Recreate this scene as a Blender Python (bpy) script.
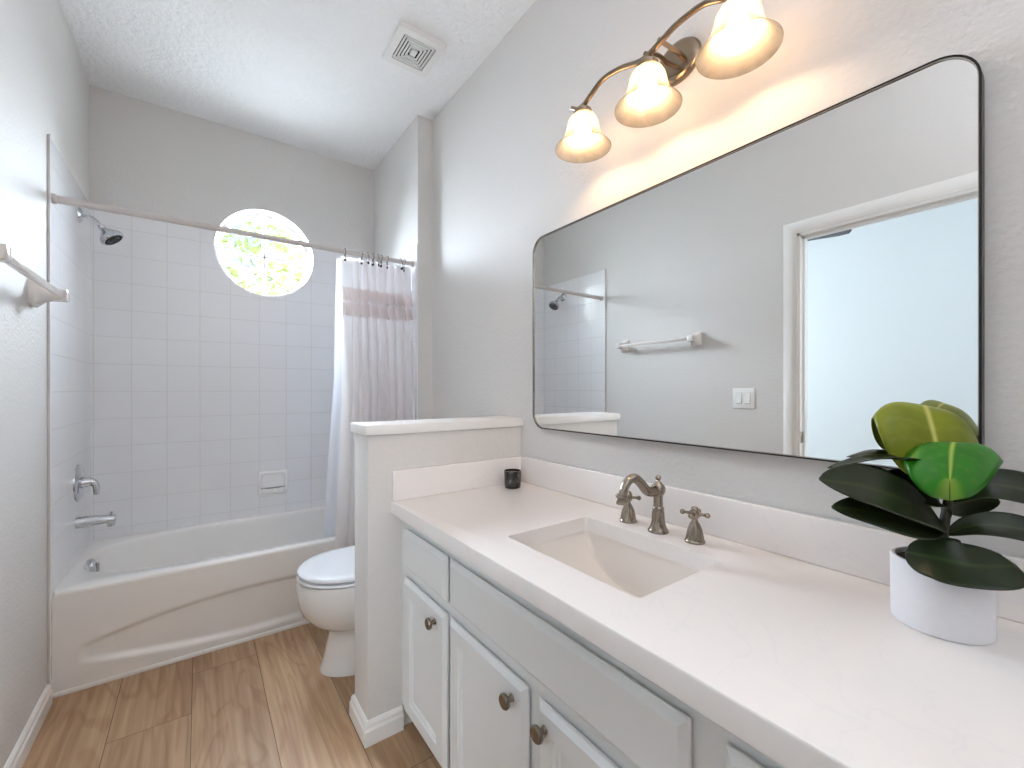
import bpy, bmesh, math, random
from math import pi, sin, cos, radians
from mathutils import Vector, Matrix
for o in list(bpy.data.objects): bpy.data.objects.remove(o)
SC = bpy.context.scene
COL = SC.collection
random.seed(7)

def lin(r, g, b):
    f = lambda c: (c / 255 / 12.92) if c / 255 <= .04045 else ((c / 255 + .055) / 1.055) ** 2.4
    return (f(r), f(g), f(b), 1)

# ------------------------------------------------------------------ camera
cam = bpy.data.cameras.new('camera'); camo = bpy.data.objects.new('camera', cam); COL.objects.link(camo)
cam.sensor_width = 36; cam.lens = 429.6 / 1024 * 36; cam.shift_y = 5.5 / 1024; cam.clip_start = .02
camo.location = (.4581, 0, 1.1725); camo.rotation_euler = (pi / 2, 0, -radians(36.05))
SC.camera = camo
# ------------------------------------------------------------------ exposure
vs = SC.view_settings
vs.view_transform = 'Standard'; vs.look = 'None'; vs.gamma = 1; vs.use_curve_mapping = False
vs.exposure = 0.55
SC.cycles.max_bounces = 10; SC.cycles.diffuse_bounces = 7; SC.cycles.glossy_bounces = 5
SC.cycles.transmission_bounces = 8; SC.cycles.transparent_max_bounces = 10
SC.cycles.sample_clamp_indirect = 6
SC.cycles.caustics_reflective = False; SC.cycles.caustics_refractive = False
# ------------------------------------------------------------------ sky
wd = bpy.data.worlds.new('sky'); SC.world = wd; wd.use_nodes = True
nt = wd.node_tree; bg = nt.nodes['Background']
sky = nt.nodes.new('ShaderNodeTexSky'); sky.sky_type = 'HOSEK_WILKIE'; sky.turbidity = 7.0; sky.ground_albedo = .4
sky.sun_direction = Vector((.35, -.75, .62)).normalized()
nt.links.new(sky.outputs[0], bg.inputs[0]); bg.inputs[1].default_value = 9.0
sun = bpy.data.lights.new('sun', 'SUN'); sun.energy = 5.5; sun.angle = .01; sun.color = (1, .95, .86)
so = bpy.data.objects.new('sun', sun); COL.objects.link(so)
so.rotation_euler = Vector((-.35, .75, -.62)).to_track_quat('-Z', 'Y').to_euler(); so.location = (0, -4, 8)

def area(name, loc, target, sx, sy, power, color):
    l = bpy.data.lights.new(name, 'AREA'); l.shape = 'RECTANGLE'; l.size = sx; l.size_y = sy
    l.energy = power; l.color = color
    o = bpy.data.objects.new(name, l); COL.objects.link(o); o.location = loc
    o.rotation_euler = (Vector(target) - Vector(loc)).to_track_quat('-Z', 'Z').to_euler()
    return o
# lights added as bedroom daylight: one faces the doorway, one brightens the room
area('bedroom_door_fill', (-2.46, -.75, 1.5), (0, .75, 1.1), 1.5, 1.7, 50, (.82, .91, 1.0))
area('bedroom_end_light', (-1.2, 4.0, 1.7), (-2.2, 1.2, 1.3), 1.8, 1.6, 72, (.84, .93, 1.0))
# daylight through the round bathroom window: sky from above, sunlit paving from below
area('round_window_light', (.797, 3.50, 2.30), (.75, 1.9, 1.2), .8, .8, 200, (.77, .875, 1.0))
area('round_window_bounce', (.797, 4.50, .35), (.797, 3.06, 2.02), 5.0, 2.2, 640, (.80, .89, 1.0))
# unseen fill light added behind the viewer, bounced off the white ceiling
area('rear_bounce_fill', (.78, -.55, 1.75), (.78, -.75, 2.74), .7, .5, 14, (.86, .91, 1.0))

# ================================================================== helpers
def link(name, me, mat=None, parent=None, smooth=True):
    o = bpy.data.objects.new(name, me); COL.objects.link(o)
    if mat is not None and not me.materials: me.materials.append(mat)
    if parent is not None: o.parent = parent
    if smooth:
        for p in me.polygons: p.use_smooth = True
        try: me.set_sharp_from_angle(angle=radians(38))
        except Exception: pass
    return o

def fin(name, bm, mat, parent=None, smooth=True, recalc=True):
    if recalc: bmesh.ops.recalc_face_normals(bm, faces=bm.faces)
    me = bpy.data.meshes.new(name); bm.to_mesh(me); bm.free()
    return link(name, me, mat, parent, smooth)

def tag(o, label, cat, group=None):
    o['label'] = label; o['category'] = cat
    if group: o['group'] = group
    return o

def struct(o, label=None, cat=None):
    o['kind'] = 'structure'
    if label: o['label'] = label; o['category'] = cat
    return o

def thing(name, label, cat, loc=(0, 0, 0), group=None):
    """An Empty at the thing's base; parts are given in world coordinates and shifted by adopt()."""
    o = bpy.data.objects.new(name, None); COL.objects.link(o); o.location = loc
    o.empty_display_size = .05
    return tag(o, label, cat, group)

def part(name, bm, mat, root, smooth=True, recalc=True, label=None):
    """World-space mesh parented to root (an Empty or a mesh), moved into root's space."""
    off = Vector((0, 0, 0)); r = root
    while r is not None: off += Vector(r.location); r = r.parent
    bmesh.ops.translate(bm, verts=bm.verts, vec=-off)
    o = fin(name, bm, mat, root, smooth, recalc)
    if label: o['label'] = label
    return o

def box(bm, x0, x1, y0, y1, z0, z1, bev=0, seg=2):
    r = bmesh.ops.create_cube(bm, size=1)
    vs_ = r['verts']
    for v in vs_:
        v.co = Vector(((x0 + x1) / 2 + v.co.x * (x1 - x0), (y0 + y1) / 2 + v.co.y * (y1 - y0), (z0 + z1) / 2 + v.co.z * (z1 - z0)))
    if bev:
        es = list({e for v in vs_ for e in v.link_edges})
        bmesh.ops.bevel(bm, geom=es, offset=bev, segments=seg, profile=.5, affect='EDGES')
    return bm

def BX(*a, **k): return box(bmesh.new(), *a, **k)

def basis(d):
    d = Vector(d).normalized(); u = Vector((0, 0, 1)).cross(d)
    if u.length < 1e-4: u = Vector((1, 0, 0))
    u.normalize(); return u, d.cross(u).normalized(), d

def lathe(bm, prof, o=(0, 0, 0), axis=(0, 0, 1), seg=32, flute=None, caps=True):
    """prof: (radius, height along axis).  flute(h) -> depth share of a fluted wall."""
    u, v, d = basis(axis); o = Vector(o); rings = []
    for r, h in prof:
        ring = []
        for i in range(seg):
            a = 2 * pi * i / seg; rr = r
            if flute: rr *= 1 - flute(h) * (.5 + .5 * cos(12 * a))
            ring.append(bm.verts.new(o + u * rr * cos(a) + v * rr * sin(a) + d * h))
        rings.append(ring)
    for A, B in zip(rings, rings[1:]):
        for i in range(seg):
            bm.faces.new((A[i], A[(i + 1) % seg], B[(i + 1) % seg], B[i]))
    if caps:
        if prof[0][0] > 1e-6: bm.faces.new(rings[0][::-1])
        if prof[-1][0] > 1e-6: bm.faces.new(rings[-1])
    return bm

def smooth_path(pts, n=8):
    P = [Vector(p) for p in pts]; out = []
    for i in range(len(P) - 1):
        a, b = P[i], P[i + 1]
        pa = P[i - 1] if i else a * 2 - b
        pb = P[i + 2] if i + 2 < len(P) else b * 2 - a
        for k in range(n):
            t = k / n
            out.append(.5 * ((2 * a) + (b - pa) * t + (2 * pa - 5 * a + 4 * b - pb) * t * t + (3 * a - pa - 3 * b + pb) * t ** 3))
    out.append(P[-1]); return out

def tube(bm, path, rad, seg=14, caps=True, flat=None):
    P = [Vector(p) for p in path]; n = len(P); rings = []
    R = rad if callable(rad) else (lambda t: rad)
    t0 = (P[1] - P[0]).normalized(); u, v, _ = basis(t0)
    for i in range(n):
        t = ((P[min(i + 1, n - 1)] - P[max(i - 1, 0)])).normalized()
        u = (u - t * u.dot(t)).normalized(); v = t.cross(u)
        r = R(i / (n - 1))
        rings.append([bm.verts.new(P[i] + u * r * cos(2 * pi * k / seg) + v * r * sin(2 * pi * k / seg)) for k in range(seg)])
    for A, B in zip(rings, rings[1:]):
        for k in range(seg): bm.faces.new((A[k], A[(k + 1) % seg], B[(k + 1) % seg], B[k]))
    if caps: bm.faces.new(rings[0][::-1]); bm.faces.new(rings[-1])
    return bm

def ball(bm, c, r, sx=1, sy=1, sz=1):
    m = Matrix.Translation(c) @ Matrix.Diagonal((sx, sy, sz, 1))
    bmesh.ops.create_uvsphere(bm, u_segments=20, v_segments=12, radius=r, matrix=m); return bm

def loft(bm, rings, cap0=True, cap1=True):
    R = [[bm.verts.new(p) for p in r] for r in rings]; n = len(R[0])
    for A, B in zip(R, R[1:]):
        for k in range(n): bm.faces.new((A[k], A[(k + 1) % n], B[(k + 1) % n], B[k]))
    if cap0: bm.faces.new(R[0][::-1])
    if cap1: bm.faces.new(R[-1])
    return bm

def rrect(a0, a1, b0, b1, r, n=6):
    out = []
    for ca, cb, s in ((a1 - r, b1 - r, 0), (a0 + r, b1 - r, 1), (a0 + r, b0 + r, 2), (a1 - r, b0 + r, 3)):
        for k in range(n + 1):
            t = (s + k / n) * pi / 2; out.append((ca + r * cos(t), cb + r * sin(t)))
    return out

def holed(bm, outer, inner, axis, v0, v1):
    """A slab between v0 and v1 along axis with outline `outer` and a through hole `inner` (2-D points)."""
    def P(q, v):
        return (v, q[0], q[1]) if axis == 0 else ((q[0], v, q[1]) if axis == 1 else (q[0], q[1], v))
    for v in (v0, v1):
        es = []
        for loop in (outer, inner):
            vs_ = [bm.verts.new(P(q, v)) for q in loop]
            es += [bm.edges.new((vs_[i], vs_[(i + 1) % len(vs_)])) for i in range(len(vs_))]
        bmesh.ops.triangle_fill(bm, use_beauty=True, edges=es)
    for loop in (outer, inner):
        A = [bm.verts.new(P(q, v0)) for q in loop]; B = [bm.verts.new(P(q, v1)) for q in loop]
        for i in range(len(A)):
            j = (i + 1) % len(A); bm.faces.new((A[i], A[j], B[j], B[i]))
    bmesh.ops.remove_doubles(bm, verts=bm.verts, dist=1e-5)
    return bm

def panel(bm, xf, y0, y1, z0, z1, prof):
    """A front facing -x: nested rectangles (inset, height above xf)."""
    rings = []
    for ins, h in prof:
        x = xf - h
        rings.append([bm.verts.new(q) for q in ((x, y0 + ins, z0 + ins), (x, y1 - ins, z0 + ins), (x, y1 - ins, z1 - ins), (x, y0 + ins, z1 - ins))])
    for A, B in zip(rings, rings[1:]):
        for k in range(4): bm.faces.new((A[k], A[(k + 1) % 4], B[(k + 1) % 4], B[k]))
    bm.faces.new(rings[-1]); bm.faces.new(rings[0][::-1])
    return bm

# ================================================================== materials
def mat(name, color, rough=.5, metal=0, spec=.5, bump=None, coat=0, var=None):
    m = bpy.data.materials.new(name); m.use_nodes = True
    n = m.node_tree.nodes; L = m.node_tree.links; b = n['Principled BSDF']
    b.inputs['Base Color'].default_value = color; b.inputs['Roughness'].default_value = rough
    b.inputs['Metallic'].default_value = metal; b.inputs['Specular IOR Level'].default_value = spec
    b.inputs['Coat Weight'].default_value = coat; b.inputs['Coat Roughness'].default_value = .06
    tc = n.new('ShaderNodeTexCoord')
    if var:                                   # (scale, amount): gentle unevenness of the colour itself
        nz = n.new('ShaderNodeTexNoise'); nz.inputs['Scale'].default_value = var[0]; nz.inputs['Detail'].default_value = 4
        L.new(tc.outputs['Object'], nz.inputs['Vector'])
        mx = n.new('ShaderNodeMix'); mx.data_type = 'RGBA'
        mx.inputs[6].default_value = tuple(c * (1 - var[1]) for c in color[:3]) + (1,)
        mx.inputs[7].default_value = tuple(min(1, c * (1 + var[1])) for c in color[:3]) + (1,)
        L.new(nz.outputs['Fac'], mx.inputs[0]); L.new(mx.outputs[2], b.inputs['Base Color'])
    if bump:                                  # (scale, strength, distance, contrast)
        nz = n.new('ShaderNodeTexNoise'); nz.inputs['Scale'].default_value = bump[0]; nz.inputs['Detail'].default_value = 3
        nz.inputs['Roughness'].default_value = .45
        L.new(tc.outputs['Object'], nz.inputs['Vector'])
        rp = n.new('ShaderNodeMapRange'); rp.inputs['From Min'].default_value = .5 - bump[3]; rp.inputs['From Max'].default_value = .5 + bump[3]
        L.new(nz.outputs['Fac'], rp.inputs['Value'])
        bp = n.new('ShaderNodeBump'); bp.inputs['Strength'].default_value = bump[1]; bp.inputs['Distance'].default_value = bump[2]
        L.new(rp.outputs[0], bp.inputs['Height']); L.new(bp.outputs[0], b.inputs['Normal'])
    return m

M = {}
M['wall'] = mat('wall_paint', lin(217, 214, 211), .6, spec=.3, bump=(80, .2, .0035, .16))
M['ceiling'] = mat('ceiling_paint', lin(245, 245, 245), .8, spec=.2, bump=(48, .42, .006, .12))
M['bedroom'] = mat('bedroom_paint', lin(230, 236, 239), .8, spec=.2)
M['trim'] = mat('trim_paint', lin(238, 236, 233), .3, spec=.5, var=(6, .01))
M['cabinet'] = mat('cabinet_paint', lin(225, 227, 227), .35, spec=.5, var=(5, .012))
M['dark'] = mat('dark_recess', lin(40, 40, 42), .8, var=(9, .2))
M['vent_shade_black'] = mat('vent_shade_black', lin(14, 14, 15), .9, var=(9, .2))  # near-black colour stands in for the shade inside the vent
M['porcelain'] = mat('porcelain', lin(238, 237, 235), .12, coat=.5, var=(4, .006))
M['seat'] = mat('toilet_seat_plastic', lin(240, 242, 246), .14, coat=.4, var=(4, .006))
M['sink'] = mat('sink_porcelain', lin(236, 230, 224), .15, coat=.3, var=(4, .008))
M['tub'] = mat('tub_enamel', lin(243, 241, 238), .22, coat=.3, var=(3, .008))
M['chrome'] = mat('chrome', lin(205, 208, 212), .07, 1, var=(20, .03))
M['nickel'] = mat('brushed_nickel', lin(150, 139, 126), .27, 1, var=(60, .08))
M['bronze'] = mat('warm_nickel', lin(150, 132, 112), .2, 1, var=(40, .08))
M['hook'] = mat('dark_hook_metal', lin(72, 66, 64), .35, 1, var=(40, .1))
M['knob'] = mat('pewter_knob', lin(140, 130, 118), .28, 1, var=(90, .12))
M['black'] = mat('black_frame', lin(26, 25, 26), .35, .3, var=(30, .15))
M['frame_edge'] = mat('mirror_frame_edge', lin(170, 160, 150), .25, 1, var=(30, .1))
M['mirror'] = mat('mirror_glass', (.90, .915, .91, 1), .0, 1, var=(2, .004))
M['rod'] = mat('rod_white', lin(206, 198, 194), .3, spec=.5, var=(20, .02))
M['ceramic'] = mat('towel_bar_ceramic', lin(232, 226, 222), .15, coat=.5, var=(9, .01))
M['pot'] = mat('pot_ceramic', lin(226, 226, 230), .75, spec=.2, bump=(260, .12, .001, .2), var=(120, .03))
M['soil'] = mat('pot_soil', lin(30, 28, 24), .9, bump=(90, .6, .006, .3), var=(60, .4))
M['stem'] = mat('plant_stem', lin(48, 44, 30), .6, var=(40, .3))
M['candle'] = mat('candle_glass_black', lin(18, 17, 17), .1, coat=.6, var=(50, .4))
M['wax'] = mat('candle_wax', lin(78, 66, 56), .5, var=(30, .1))
M['mark'] = mat('candle_mark', lin(92, 94, 96), .35, .4, var=(60, .2))
M['dish'] = mat('soap_dish_ceramic', lin(250, 249, 248), .12, coat=.4, var=(9, .004))
M['switch'] = mat('switch_plastic', lin(244, 244, 242), .3, var=(20, .006))
M['grout'] = mat('caulk', lin(222, 219, 218), .6, var=(9, .02))
M['fan'] = mat('fan_blade_grey', lin(96, 98, 100), .5, var=(8, .06))
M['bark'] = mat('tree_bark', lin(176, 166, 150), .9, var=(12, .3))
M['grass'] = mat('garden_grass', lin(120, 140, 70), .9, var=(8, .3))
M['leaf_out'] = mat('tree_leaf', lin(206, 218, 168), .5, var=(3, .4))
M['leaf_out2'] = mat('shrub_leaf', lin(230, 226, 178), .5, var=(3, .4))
M['stucco'] = mat('outside_stucco', lin(200, 195, 185), .8, var=(4, .05))

def leaf_mat(name, base, vein, rough=.34):
    m = mat(name, base, rough, spec=.35)
    n = m.node_tree.nodes; L = m.node_tree.links; b = n['Principled BSDF']
    at = n.new('ShaderNodeAttribute'); at.attribute_name = 'vein'
    tc = n.new('ShaderNodeTexCoord'); nz = n.new('ShaderNodeTexNoise'); nz.inputs['Scale'].default_value = 26
    L.new(tc.outputs['Object'], nz.inputs['Vector'])
    m1 = n.new('ShaderNodeMix'); m1.data_type = 'RGBA'
    m1.inputs[6].default_value = tuple(c * .65 for c in base[:3]) + (1,); m1.inputs[7].default_value = tuple(c * 1.4 for c in base[:3]) + (1,)
    L.new(nz.outputs['Fac'], m1.inputs[0])
    m2 = n.new('ShaderNodeMix'); m2.data_type = 'RGBA'; m2.inputs[7].default_value = vein
    L.new(at.outputs['Fac'], m2.inputs[0]); L.new(m1.outputs[2], m2.inputs[6]); L.new(m2.outputs[2], b.inputs['Base Color'])
    return m
M['leaf_yellow'] = leaf_mat('leaf_yellow_green', lin(112, 122, 14), lin(196, 190, 104))
M['leaf_green'] = leaf_mat('leaf_bright_green', lin(34, 112, 8), lin(170, 190, 80))
M['leaf_dark'] = leaf_mat('leaf_dark_green', lin(26, 37, 16), lin(54, 66, 32), .3)

def tile_mat(name, ax, o_h, o_v):
    m = mat(name, lin(222, 225, 229), .10, spec=.5)
    n = m.node_tree.nodes; L = m.node_tree.links; b = n['Principled BSDF']
    tc = n.new('ShaderNodeTexCoord'); sp = n.new('ShaderNodeSeparateXYZ'); cb = n.new('ShaderNodeCombineXYZ')
    L.new(tc.outputs['Object'], sp.inputs[0])
    def sub(sock, k):
        q = n.new('ShaderNodeMath'); q.operation = 'SUBTRACT'; q.inputs[1].default_value = k; L.new(sock, q.inputs[0]); return q.outputs[0]
    L.new(sub(sp.outputs[ax], o_h), cb.inputs[0]); L.new(sub(sp.outputs[2], o_v), cb.inputs[1])
    br = n.new('ShaderNodeTexBrick'); br.offset = 0; br.squash = 1
    for k, v in (('Scale', 1), ('Mortar Size', .0013), ('Mortar Smooth', .35), ('Bias', 0), ('Brick Width', .148), ('Row Height', .1437)):
        br.inputs[k].default_value = v
    br.inputs['Color1'].default_value = lin(240, 240, 242); br.inputs['Color2'].default_value = lin(241, 241, 243)
    br.inputs['Mortar'].default_value = lin(222, 219, 218)
    L.new(cb.outputs[0], br.inputs['Vector']); L.new(br.outputs['Color'], b.inputs['Base Color'])
    bp = n.new('ShaderNodeBump'); bp.inputs['Strength'].default_value = .5; bp.inputs['Distance'].default_value = .0015; bp.invert = True
    L.new(br.outputs['Fac'], bp.inputs['Height']); L.new(bp.outputs[0], b.inputs['Normal'])
    return m
M['tile_back'] = tile_mat('glazed_tile_back', 0, .165 - 148 * .01 * 2, .875 - .1437 * 8)
M['tile_side'] = tile_mat('glazed_tile_side', 1, 3.055 - .148 * 20, .875 - .1437 * 8)

def counter_mat():
    m = mat('white_quartz', lin(238, 233, 230), .22, spec=.45)
    n = m.node_tree.nodes; L = m.node_tree.links; b = n['Principled BSDF']
    tc = n.new('ShaderNodeTexCoord'); nz = n.new('ShaderNodeTexNoise')
    nz.inputs['Scale'].default_value = 3.4; nz.inputs['Detail'].default_value = 7; nz.inputs['Distortion'].default_value = 1.4
    L.new(tc.outputs['Object'], nz.inputs['Vector'])
    rp = n.new('ShaderNodeValToRGB'); e = rp.color_ramp.elements
    e[0].position = .40; e[0].color = lin(238, 233, 230); e[1].position = .62; e[1].color = lin(238, 233, 230)
    q = e.new(.50); q.color = lin(238, 233, 230); q = e.new(.515); q.color = lin(235, 231, 229); q = e.new(.53); q.color = lin(238, 233, 230)
    L.new(nz.outputs['Fac'], rp.inputs['Fac']); L.new(rp.outputs[0], b.inputs['Base Color'])
    return m
M['counter'] = counter_mat()

def floor_mat():
    m = mat('oak_plank', lin(196, 164, 134), .38, spec=.35)
    n = m.node_tree.nodes; L = m.node_tree.links; b = n['Principled BSDF']
    tc = n.new('ShaderNodeTexCoord'); at = n.new('ShaderNodeAttribute'); at.attribute_name = 'plank'
    mp = n.new('ShaderNodeMapping'); mp.inputs['Scale'].default_value = (1, .16, 1)
    L.new(tc.outputs['Object'], mp.inputs['Vector'])
    off = n.new('ShaderNodeVectorMath'); off.operation = 'MULTIPLY_ADD'
    cm = n.new('ShaderNodeCombineXYZ'); L.new(at.outputs['Fac'], cm.inputs[0]); L.new(at.outputs['Fac'], cm.inputs[1]); L.new(at.outputs['Fac'], cm.inputs[2])
    L.new(cm.outputs[0], off.inputs[0]); off.inputs[1].default_value = (17.3, 9.1, 5.7); L.new(mp.outputs[0], off.inputs[2])
    big = n.new('ShaderNodeTexNoise'); big.inputs['Scale'].default_value = 5.5; big.inputs['Detail'].default_value = 3; big.inputs['Distortion'].default_value = .6
    L.new(off.outputs[0], big.inputs['Vector'])
    rings = n.new('ShaderNodeMath'); rings.operation = 'MULTIPLY'; rings.inputs[1].default_value = 55
    L.new(big.outputs['Fac'], rings.inputs[0])
    sn = n.new('ShaderNodeMath'); sn.operation = 'SINE'; L.new(rings.outputs[0], sn.inputs[0])
    fine = n.new('ShaderNodeTexNoise'); fine.inputs['Scale'].default_value = 60; fine.inputs['Detail'].default_value = 5
    mp2 = n.new('ShaderNodeMapping'); mp2.inputs['Scale'].default_value = (1, .22, 1); L.new(off.outputs[0], mp2.inputs['Vector']); L.new(mp2.outputs[0], fine.inputs['Vector'])
    r1 = n.new('ShaderNodeValToRGB'); e = r1.color_ramp.elements
    e[0].position = .25; e[0].color = lin(160, 126, 95); e[1].position = .75; e[1].color = lin(198, 166, 131)
    L.new(fine.outputs['Fac'], r1.inputs['Fac'])
    dk = n.new('ShaderNodeMix'); dk.data_type = 'RGBA'; dk.blend_type = 'MULTIPLY'
    rr = n.new('ShaderNodeMapRange'); rr.inputs['From Min'].default_value = .45; rr.inputs['From Max'].default_value = 1; rr.inputs['To Max'].default_value = .30
    L.new(sn.outputs[0], rr.inputs['Value']); L.new(rr.outputs[0], dk.inputs[0]); L.new(r1.outputs[0], dk.inputs[6]); dk.inputs[7].default_value = lin(200, 168, 142)
    kn = n.new('ShaderNodeTexNoise'); kn.inputs['Scale'].default_value = 3.2; kn.inputs['Detail'].default_value = 4; L.new(off.outputs[0], kn.inputs['Vector'])
    kr = n.new('ShaderNodeMapRange'); kr.inputs['From Min'].default_value = .56; kr.inputs['From Max'].default_value = .74; kr.inputs['To Max'].default_value = .55
    L.new(kn.outputs['Fac'], kr.inputs['Value'])
    d2 = n.new('ShaderNodeMix'); d2.data_type = 'RGBA'; d2.blend_type = 'MULTIPLY'; L.new(kr.outputs[0], d2.inputs[0]); L.new(dk.outputs[2], d2.inputs[6]); d2.inputs[7].default_value = lin(190, 158, 132)
    tn = n.new('ShaderNodeMix'); tn.data_type = 'RGBA'; tn.blend_type = 'MULTIPLY'; tn.inputs[0].default_value = 1
    tr = n.new('ShaderNodeMapRange'); tr.inputs['To Min'].default_value = .86; tr.inputs['To Max'].default_value = 1.06; L.new(at.outputs['Fac'], tr.inputs['Value'])
    L.new(d2.outputs[2], tn.inputs[6]); L.new(tr.outputs[0], tn.inputs[7]); L.new(tn.outputs[2], b.inputs['Base Color'])
    bp = n.new('ShaderNodeBump'); bp.inputs['Strength'].default_value = .12; bp.inputs['Distance'].default_value = .001
    L.new(fine.outputs['Fac'], bp.inputs['Height']); L.new(bp.outputs[0], b.inputs['Normal'])
    return m
M['floor'] = floor_mat()
M['gap'] = mat('plank_gap', lin(104, 84, 68), .8, var=(9, .2))

def glass_mat(name, tint, gloss=.08):
    m = bpy.data.materials.new(name); m.use_nodes = True; n = m.node_tree.nodes; L = m.node_tree.links; n.clear()
    out = n.new('ShaderNodeOutputMaterial'); t = n.new('ShaderNodeBsdfTransparent'); g = n.new('ShaderNodeBsdfGlossy'); x = n.new('ShaderNodeMixShader')
    t.inputs[0].default_value = tint; g.inputs['Roughness'].default_value = .02
    fr = n.new('ShaderNodeFresnel'); fr.inputs[0].default_value = 1.45
    L.new(fr.outputs[0], x.inputs[0]); L.new(t.outputs[0], x.inputs[1]); L.new(g.outputs[0], x.inputs[2]); L.new(x.outputs[0], out.inputs[0])
    return m
M['pane'] = glass_mat('window_pane_glass', (.95, .97, .97, 1))

def thin_mat(name, diff, trans, clear, gloss, kd, cloudy=0):
    """Diffuse + light passing through, for fabric and frosted glass."""
    m = bpy.data.materials.new(name); m.use_nodes = True; n = m.node_tree.nodes; L = m.node_tree.links; n.clear()
    out = n.new('ShaderNodeOutputMaterial'); d = n.new('ShaderNodeBsdfDiffuse'); t = n.new('ShaderNodeBsdfTranslucent')
    d.inputs[0].default_value = diff; t.inputs[0].default_value = trans
    x = n.new('ShaderNodeMixShader'); x.inputs[0].default_value = kd; L.new(d.outputs[0], x.inputs[1]); L.new(t.outputs[0], x.inputs[2])
    tr = n.new('ShaderNodeBsdfTransparent'); x2 = n.new('ShaderNodeMixShader'); x2.inputs[0].default_value = clear
    L.new(x.outputs[0], x2.inputs[1]); L.new(tr.outputs[0], x2.inputs[2])
    if cloudy:
        tc = n.new('ShaderNodeTexCoord'); nz = n.new('ShaderNodeTexNoise'); nz.inputs['Scale'].default_value = 22; nz.inputs['Detail'].default_value = 4; nz.inputs['Distortion'].default_value = 1
        L.new(tc.outputs['Object'], nz.inputs['Vector'])
        mr = n.new('ShaderNodeMapRange'); mr.inputs['From Min'].default_value = .3; mr.inputs['From Max'].default_value = .7
        mr.inputs['To Min'].default_value = clear - cloudy; mr.inputs['To Max'].default_value = clear + cloudy
        L.new(nz.outputs['Fac'], mr.inputs['Value']); L.new(mr.outputs[0], x2.inputs[0])
    g = n.new('ShaderNodeBsdfGlossy'); g.inputs['Roughness'].default_value = .12; x3 = n.new('ShaderNodeMixShader'); x3.inputs[0].default_value = gloss
    L.new(x2.outputs[0], x3.inputs[1]); L.new(g.outputs[0], x3.inputs[2]); L.new(x3.outputs[0], out.inputs[0])
    return m
M['shade'] = thin_mat('alabaster_glass', (.44, .40, .33, 1), (.42, .365, .28, 1), .38, .04, .55, .10)
M['curtain'] = thin_mat('curtain_cloth', lin(244, 240, 239), lin(246, 242, 241), .0, 0, .48)
M['ruffle'] = thin_mat('ruffle_cloth', lin(243, 235, 233), lin(243, 235, 233), .0, 0, .45)
M['liner'] = thin_mat('liner_vinyl', lin(240, 242, 248), lin(236, 240, 248), .04, .03, .4)

def emit(name, color, s):
    m = bpy.data.materials.new(name); m.use_nodes = True; n = m.node_tree.nodes; b = n['Principled BSDF']
    b.inputs['Base Color'].default_value = (.9, .9, .9, 1); b.inputs['Emission Color'].default_value = color; b.inputs['Emission Strength'].default_value = s
    return m
BULB = 66
M['bulb'] = emit('bulb_glow', (1.0, .65, .37, 1), BULB)

# ================================================================== dimensions
W = 1.555; XA = 1.46; H = 2.74; YB = 3.0645; YW = 2.297; YT = 2.344; YS = 2.31
TT = .006; ZT = 2.10
WC = (.797, 2.020); WR = .268

# ================================================================== structure
# floor: every plank a raised face of one floor mesh, dark joint lines between
bm = bmesh.new(); lay = bm.faces.layers.float.new('plank')
xs = [-.0215 + .2285 * k for k in range(-1, 9)]
for k in range(len(xs) - 1):
    x0, x1 = max(xs[k], -.1), min(xs[k + 1], W)
    j = {1: 2.62, 2: 1.94, 3: 2.205, 4: 2.55, 5: 2.48}.get(k, 2.0 + .31 * ((k * 7) % 4)) - 1.22 * 4
    while j < YB:
        y0, y1 = max(j, -1.2), min(j + 1.22, YB); j += 1.22
        if y1 - y0 < .01 or x1 - x0 < .01: continue
        g = .0011
        f = bm.faces.new([bm.verts.new(q) for q in ((x0 + g, y0 + g, 0), (x1 - g, y0 + g, 0), (x1 - g, y1 - g, 0), (x0 + g, y1 - g, 0))])
        f[lay] = random.random()
nf = len(bm.faces); bm.faces.ensure_lookup_table()
box(bm, -.1, W + .1, -1.2, YB + .1, -.06, -.0012)
bm.faces.ensure_lookup_table()
for i, f in enumerate(bm.faces):
    if i >= nf: f.material_index = 1
me = bpy.data.meshes.new('floor'); bm.to_mesh(me); bm.free(); me.materials.append(M['floor']); me.materials.append(M['gap'])
struct(link('floor', me, smooth=False), 'light oak plank floor', 'floor')

struct(fin('ceiling', BX(-.1, W + .1, -1.3, YB + .16, H, H + .1), M['ceiling'], smooth=False), 'white textured ceiling', 'ceiling')
struct(fin('wall_right', BX(W, W + .1, -1.3, YB + .16, -.06, H), M['wall'], smooth=False), 'pale grey textured wall behind the vanity mirror', 'wall')
struct(fin('wall_front', BX(-.1, W, -1.3, -1.2, -.06, H), M['wall'], smooth=False), 'pale grey wall behind the viewer', 'wall')
# left wall with the doorway
DY0, DY1, DZ = .205, .967, 2.010
bm = bmesh.new()
box(bm, -.1, 0, DY1, YB + .16, -.06, H); box(bm, -.1, 0, -1.2, DY0, -.06, H); box(bm, -.1, 0, DY0, DY1, DZ, H)
struct(fin('wall_left', bm, M['wall'], smooth=False), 'pale wall at left with the towel bar', 'wall')
# back wall and its tile, both cut by the round window
circ = [(WC[0] + WR * cos(2 * pi * k / 72), WC[1] + WR * sin(2 * pi * k / 72)) for k in range(72)]
o = struct(fin('wall_back', holed(bmesh.new(), [(0, -.06), (W, -.06), (W, H), (0, H)], circ, 1, YB, YB + .16), M['wall']), 'pale grey wall above the tub tile', 'wall')
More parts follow.
